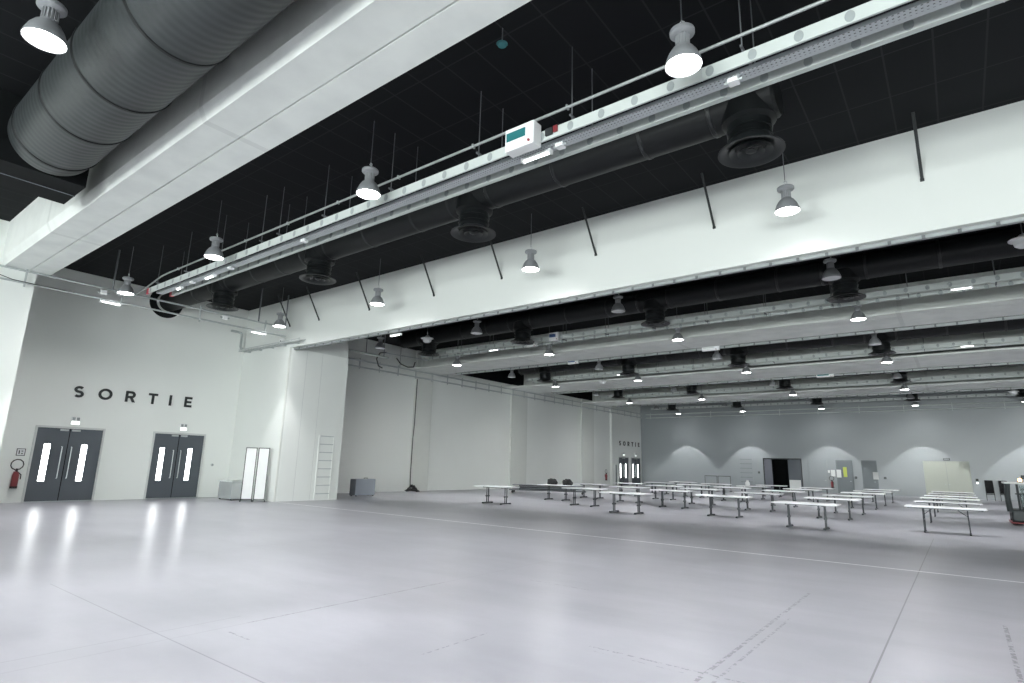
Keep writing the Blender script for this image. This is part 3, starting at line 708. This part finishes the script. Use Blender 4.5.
# conduits and loops above the rear wall
r = thing('conduit', 'pale pipe slanting above the partition store beyond the bulkhead', 'conduit', (-22.2, 15.9, 6.74))
MB().tube([(0, -.2, 0), (0, 1.2, -.01), (0, 2.7, -.02)], .05, 10).build('pipe', 'trunk', r, True)
for yy in (.1, 1.3, 2.4): MB().cyl((0, yy, .03), (0, yy, ZC - 6.74), .02, 8).build('drop_rod', 'rod', r)
r = thing('cable_loops', 'dark cables looping beside the pipes beyond the partition store', 'cable', (-22.4, 19.6, 6.55))
MB().tube([(-.1, -.9, .5), (-.1, -1.3, .42), (-.1, -1.5, .1), (-.1, -1.35, -.25), (-.1, -1.1, -.32)], .03, 8).build('loop', 'rubber', r, True)
MB().tube([(0, -.3, .3), (0, 0, .05), (0, .5, -.05), (0, .9, .02), (0, 1.0, .3)], .03, 8).build('loop', 'rubber', r, True)
MB().tube([(0, -1, .45), (0, .6, .5), (0, 2, .55)], .03, 8).build('loop', 'galv', r, True)
r = thing('floor_cable', 'dark cable hanging down the first pillar to a coil on the floor', 'cable', (XL - .02, 23.35, 0))
MB().tube([(0, .1, 6.5), (0, .08, 4), (.0, .02, 3), (0, 0, 1.2), (.02, 0, .5), (.08, -.02, .12), (.2, -.1, .04)], .022, 8).build('drop', 'rubber', r, True)
coil = []
for k in range(90):
    a = k * .42; rr = (.36 + .05 * math.sin(k * 1.7)) * (1 - .85 * k / 90); coil.append((.42 + rr * math.cos(a), -.2 + 1.3 * rr * math.sin(a), .03 + .36 * (k / 90) + .02 * math.sin(k)))
MB().tube(coil, .028, 7).build('coil', 'rubber', r, True)

# ------------------------------------------------------------------ things standing along the exit wall
r = thing('steel_bin', 'low shiny steel cabinet against the return wall', 'bin', (-23.45, 12.25, 0))
MB().box(-.60, .46, -.42, .42, .04, .70, .015).build('body', 'cabinet', r)
MB().box(-.62, .48, -.44, .44, .70, .735, .01).build('lid', 'galv', r)
for x in (-.52, .38):
    for y in (-.36, .36): MB().cyl((x, y, 0), (x, y, .05), .035, 12).build('foot', 'rubber', r)
def screen(x, y, rz, label):
    r = thing('display_panel', label, 'panel', (x, y, 0), 'framed white panels before the return wall', rz)
    W, H = .41, 2.06
    MB().box(-.012, .012, -W / 2 + .02, W / 2 - .02, .10, H - .02).build('board', 'white', r)
    f = MB().box(-.022, .022, -W / 2, -W / 2 + .028, .06, H).box(-.022, .022, W / 2 - .028, W / 2, .06, H).box(-.022, .022, -W / 2, W / 2, H - .028, H).box(-.022, .022, -W / 2, W / 2, .07, .10)
    f.build('frame', 'letter', r)
    for s in (-1, 1):
        ft = MB().box(-.24, .24, s * W / 2 - .02, s * W / 2 + .02, .03, .06, .006).build('foot', 'letter', r)
        for q in (-1, 1): MB().cyl((q * .25, s * W / 2 - .012, .028), (q * .25, s * W / 2 + .012, .028), .028, 12).build('wheel', 'rubber', ft)
screen(-22.12, 12.0, -.5, 'white panel in thin black frame beside the steel cabinet')
screen(-21.83, 12.36, -.5, 'white panel in thin black frame beside the partition store edge')
r = thing('equipment_case', 'blue grey box with handle standing past the partition store', 'case', (-23.0, 18.25, 0))
MB().box(-.22, .22, -.58, .58, .04, .80, .02).build('body', 'greybox', r)
MB().box(-.20, .20, -.595, -.58, .06, .78).build('end_panel', 'darkside', r)
MB().tube([(.05, -.0, .80), (.05, -.0, .84), (.05, .2, .84), (.05, .2, .80)], .015).build('handle', 'rubber', r, True)
for x in (-.17, .17):
    for y in (-.5, .5): MB().cyl((x - .02, y, .04), (x + .02, y, .04), .04, 12).build('wheel', 'rubber', r)

# ------------------------------------------------------------------ folding tables
def t_table():
    d = {}
    L, W = 1.76, .98
    pts = []
    rc = .05
    for cx, cy, a0 in ((L / 2 - rc, W / 2 - rc, 0), (-L / 2 + rc, W / 2 - rc, 90), (-L / 2 + rc, -W / 2 + rc, 180), (L / 2 - rc, -W / 2 + rc, 270)):
        for k in range(5): a = math.radians(a0 + 22.5 * k); pts.append((cx + rc * math.cos(a), cy + rc * math.sin(a)))
    d['tabletop'] = MB().prism(pts, .70, .735, 'z').mesh('tabletop', 'tabletop')
    lg = MB()
    for s in (-.06, .06): lg.cyl((0, s, .05), (0, s, .67), .022, 10)
    lg.box(-.03, .03, -.11, .11, .28, .33); lg.box(-.03, .03, -.3, .3, .66, .70)
    d['leg'] = lg.mesh('leg', 'legs')
    d['foot'] = MB().box(-.03, .03, -.34, .34, .015, .06, .012).box(-.035, .035, -.35, -.27, 0, .03).box(-.035, .035, .27, .35, 0, .03).mesh('foot', 'legs')
    d['stretcher'] = MB().box(-.5, .5, -.02, .02, .655, .69).mesh('stretcher', 'legs')
    return d
TM = t_table()
def place_t(x, y, label):
    r = thing('folding_table', label, 'table', (x, y, 0), 'white tables on T shaped legs')
    add(TM['tabletop'], 'tabletop', r); add(TM['stretcher'], 'stretcher', r)
    for s in (-1, 1): l = add(TM['leg'], 'leg', r, (s * .5, 0, 0)); add(TM['foot'], 'foot', l)
cols = [(-15.9, (19.75, 24.5, 27.9, 32.4, 36.8, 41.0)), (-12.95, (22.1, 26.4, 30.6, 35.0, 39.2)), (-10.0, (20.1, 24.6, 28.1, 32.9, 37.0, 41.2)),
        (-6.93, (21.77, 26.4, 30.7, 35.0, 39.2)), (-3.84, (19.72, 24.4, 28.05, 32.7, 36.8, 41.0))]
for i, (x, ys) in enumerate(cols):
    for j, y in enumerate(ys):
        place_t(x, y, 'white T legged table, %s from the near end in the %s file from exit wall' % (OR[j], OR[i]))
# long tables with splayed folding legs at the open side
def long_table():
    d = {}
    L, W = 1.93, .76
    d['tabletop'] = MB().box(-L / 2, L / 2, -W / 2, W / 2, .705, .74, .012).mesh('tabletop', 'tabletop')
    d['apron'] = MB().box(-L / 2 + .08, L / 2 - .08, -W / 2 + .05, -W / 2 + .07, .675, .705).box(-L / 2 + .08, L / 2 - .08, W / 2 - .07, W / 2 - .05, .675, .705).mesh('apron', 'legs')
    for s in (-1, 1):
        d['leg', s] = MB().tube([(s * .52, -.29, .69), (s * .53, -.29, .02)], .017, 8).tube([(s * .52, .29, .69), (s * .53, .29, .02)], .017, 8).tube([(s * .523, -.29, .35), (s * .523, .29, .35)], .013, 8).mesh('leg', 'legs', True)
        d['foot', s] = MB().cyl((s * .53, -.29, 0), (s * .53, -.29, .03), .024, 10).cyl((s * .53, .29, 0), (s * .53, .29, .03), .024, 10).mesh('foot', 'rubber')
        d['brace', s] = MB().tube([(s * .52, -.2, .50), (s * .28, -.2, .69)], .011, 6).mesh('brace', 'legs')
    return d
LT = long_table()
for j, y in enumerate((21.6, 25.9, 29.8, 33.4, 37.4, 41.5)):
    r = thing('long_table', 'long white folding table with thin legs, %s from the near end of its file' % OR[j], 'table', (-.5, y, 0), 'long white tables in the file at the open side')
    add(LT['tabletop'], 'tabletop', r); add(LT['apron'], 'apron', r)
    for s in (-1, 1):
        l = add(LT['leg', s], 'leg', r); add(LT['foot', s], 'foot', l); add(LT['brace', s], 'brace', l)
# things on and among the tables
def bundle(x, y, label, sx):
    r = thing('cloth_bundle', label, 'bundle', (x, y, .735))
    mb = MB(); bmesh.ops.create_icosphere(mb.bm, subdivisions=3, radius=1)
    for v in mb.bm.verts:
        n = .12 * math.sin(5 * v.co.x + 2 * v.co.z + x) + .1 * math.sin(7 * v.co.y + 3 * v.co.x)
        v.co = Vector((v.co.x * sx * (1 + n), v.co.y * .24 * (1 + n), max(0, .07 + v.co.z * .21 * (1 + n))))
    mb.build('cloth', 'cloth', r, True)
    MB().tube([(-.12, -.05, .2), (-.06, -.06, .28), (.04, -.05, .27), (.1, 0, .2)], .018, 6).build('strap', 'cloth', r, True)
bundle(-16.2, 24.5, 'rounded black bundle lying on second white table from camera near exit wall', .27)
bundle(-15.35, 24.55, 'black cloth bundle with pointed corner lying on the same table', .25)
# low trolley of folded tables behind the first file
tr = thing('table_trolley', 'low dark steel trolley with crossed legs behind the first table', 'trolley', (-19.9, 29.6, 0), None, .5)
MB().box(-2.3, 2.3, -.4, .4, .14, .20, .01).build('deck', 'legs', tr)
for x in (-2.1, 2.1):
    for y in (-.33, .33):
        w_ = MB().cyl((x, y - .02, .07), (x, y + .02, .07), .07, 14).build('wheel', 'rubber', tr)
for j in range(3):
    ft = thing('folded_table', 'folded dark table lying on the steel trolley, %s layer up' % OR[j], 'table', (-19.9, 29.6, .20 + .10 * j), 'folded tables stacked on the trolley', .5 + (random.random() - .5) * .05)
    MB().box(-2.1, 2.1, -.38, .38, .055, .085, .008).build('tabletop', 'darkside', ft)
    MB().tube([(-1.7, -.3, .03), (.4, .3, .03)], .022, 6).tube([(1.7, -.3, .03), (-.4, .3, .03)], .022, 6).build('leg', 'legs', ft)
# tubular frames near the far wall
for k, x in enumerate((-15.75, -14.72)):
    r = thing('tube_frame', ('empty black tube frame near the far wall, nearer the exit wall' if k == 0 else 'empty black tube frame near the far wall, nearer the open doorway'), 'frame', (x, 46.5, 0), 'black tube frames')
    for s in (-1, 1):
        l = MB().cyl((s * .47, 0, .04), (s * .47, 0, 1.16), .02, 8).build('post', 'letter', r); MB().box(s * .47 - .02, s * .47 + .02, -.3, .3, 0, .04).build('foot', 'letter', l)
    MB().cyl((-.49, 0, 1.16), (.49, 0, 1.16), .02, 8).build('top_bar', 'letter', r); MB().cyl((-.47, 0, .25), (.47, 0, .25), .02, 8).build('low_bar', 'letter', r)
r = thing('storage_jar', 'small white jug standing on a table before the open doorway', 'jar', (-10.35, 37.05, .735))
MB().lathe([(0, 0), (.10, 0), (.13, .05), (.13, .18), (.08, .26), (.06, .30), (0, .30)], 18).build('jar_body', 'white', r, True); MB().lathe([(.065, .30), (.07, .34), (0, .35)], 16).build('lid', 'rib', r, True)
# chair stacks by the far corner
def chair_mesh():
    d = {}
    d['seat'] = MB().box(-.22, .22, -.22, .22, .43, .47, .012).mesh('seat', 'cloth')
    d['backrest'] = MB().box(-.22, .22, .20, .235, .50, .92, .012, None).mesh('backrest', 'cloth')
    for s in (-1, 1):
        d['leg', s] = MB().tube([(s * .22, -.20, 0), (s * .22, -.20, .44), (s * .22, .20, .46), (s * .22, .215, .9)], .013, 7).tube([(s * .22, .20, .46), (s * .22, .24, 0)], .013, 7).mesh('leg', 'legs', True)
    return d
CM = chair_mesh()
for k, (x, y) in enumerate(((1.45, 52.5), (2.2, 52.4))):
    for j in range(6):
        r = thing('stacking_chair', 'black stacking chair, %s up in the stack %s' % (OR[j], ('beside the long tables' if k == 0 else 'behind the dark machine')), 'chair', (x, y + .05 * j, .092 * j), 'stacked black chairs')
        for q in ('seat', 'backrest'): add(CM[q], q, r)
        for s in (-1, 1): add(CM['leg', s], 'leg', r)
# cleaning machine with roll frame at the edge of the frame
r = thing('floor_machine', 'dark ride on machine with pale roof edge and amber beacon', 'machine', (1.22, 27.7, 0))
MB().box(.05, 1.5, -.2, 1.3, .10, .52, .06).build('chassis', 'body', r)
MB().box(.0, 1.55, -.24, 1.36, .05, .09, .015).build('bumper', 'red', r)
for s in (.1, 1.42):
    MB().tube([(s - .08, -.12, .45), (s - .1, -.14, 1.0), (s - .06, -.08, 1.42)], .085, 8).build('front_post', 'body', r, True)
    MB().tube([(s, 1.2, .45), (s, 1.2, 1.42)], .05, 8).build('rear_post', 'body', r, True)
MB().box(-.06, 1.56, -.2, 1.28, 1.41, 1.47, .025).build('roof', 'rib', r)
MB().box(.36, 1.36, -.10, -.07, .62, 1.36).build('windscreen', 'glass', r)
MB().tube([(.30, -.1, .5), (.30, -.08, 1.40)], .035, 8).build('windscreen_post', 'body', r, True)
MB().box(.35, .43, -.02, .04, .5, 1.05, .02).build('steering_column', 'rubber', r)
MB().lathe([(.16, -.02), (.18, 0), (.16, .02), (.14, 0), (.16, -.02)], 20, at=(.40, .05, 1.06)).build('steering_wheel', 'rubber', r, True)
MB().box(.45, 1.05, .55, 1.05, .5, .75, .04).box(.45, 1.05, .98, 1.12, .7, 1.25, .04).build('seat', 'rubber', r)
bc = MB().lathe([(0, 0), (.05, 0), (.05, .07), (.035, .10), (0, .11)], 16, at=(.42, .1, 1.50)).build('beacon', 'amber', r, True)
MB().lathe([(0, -.03), (.08, -.03), (.08, 0), (0, 0)], 16, at=(.42, .1, 1.50)).build('beacon_base', 'letter', bc, True)
MB().box(.46, .66, .05, .2, 1.58, 1.72, .02).build('work_lamp', 'letter', r); MB().box(.54, .58, .1, .15, 1.46, 1.6).build('lamp_bracket', 'letter', r)
for x in (.12, 1.43):
    for y in (.05, 1.05): MB().cyl((x - .07, y, .18), (x + .07, y, .18), .18, 20).build('wheel', 'rubber', r, True)

# ------------------------------------------------------------------ world, camera, view
wd = bpy.data.worlds.new('hall'); S.world = wd; wd.use_nodes = True
wd.node_tree.nodes['Background'].inputs[0].default_value = (.93, 1, .985, 1); wd.node_tree.nodes['Background'].inputs[1].default_value = 22.
cam = bpy.data.cameras.new('camera'); cam.sensor_width = 36; cam.lens = 572.254 / 1024 * 36; cam.clip_end = 300
co = bpy.data.objects.new('camera', cam); C.objects.link(co)
yaw, pitch, roll = .658327972, .211772096, .0247850203
right = Vector((math.cos(yaw), math.sin(yaw), 0)); f = Vector((-math.sin(yaw), math.cos(yaw), 0)); up = Vector((0, 0, 1))
f2 = f * math.cos(pitch) + up * math.sin(pitch); u2 = up * math.cos(pitch) - f * math.sin(pitch)
r3 = right * math.cos(roll) + u2 * math.sin(roll); u3 = u2 * math.cos(roll) - right * math.sin(roll)
co.matrix_world = Matrix(((r3.x, u3.x, -f2.x, 0), (r3.y, u3.y, -f2.y, 0), (r3.z, u3.z, -f2.z, 1.65), (0, 0, 0, 1)))
S.camera = co
S.view_settings.view_transform = 'Standard'; S.view_settings.look = 'None'; S.view_settings.gamma = 1; S.view_settings.use_curve_mapping = False
S.view_settings.exposure = .34
S.cycles.max_bounces = 10; S.cycles.diffuse_bounces = 6; S.cycles.glossy_bounces = 3; S.cycles.sample_clamp_indirect = 6
S.cycles.use_denoising = True; S.cycles.use_light_tree = True
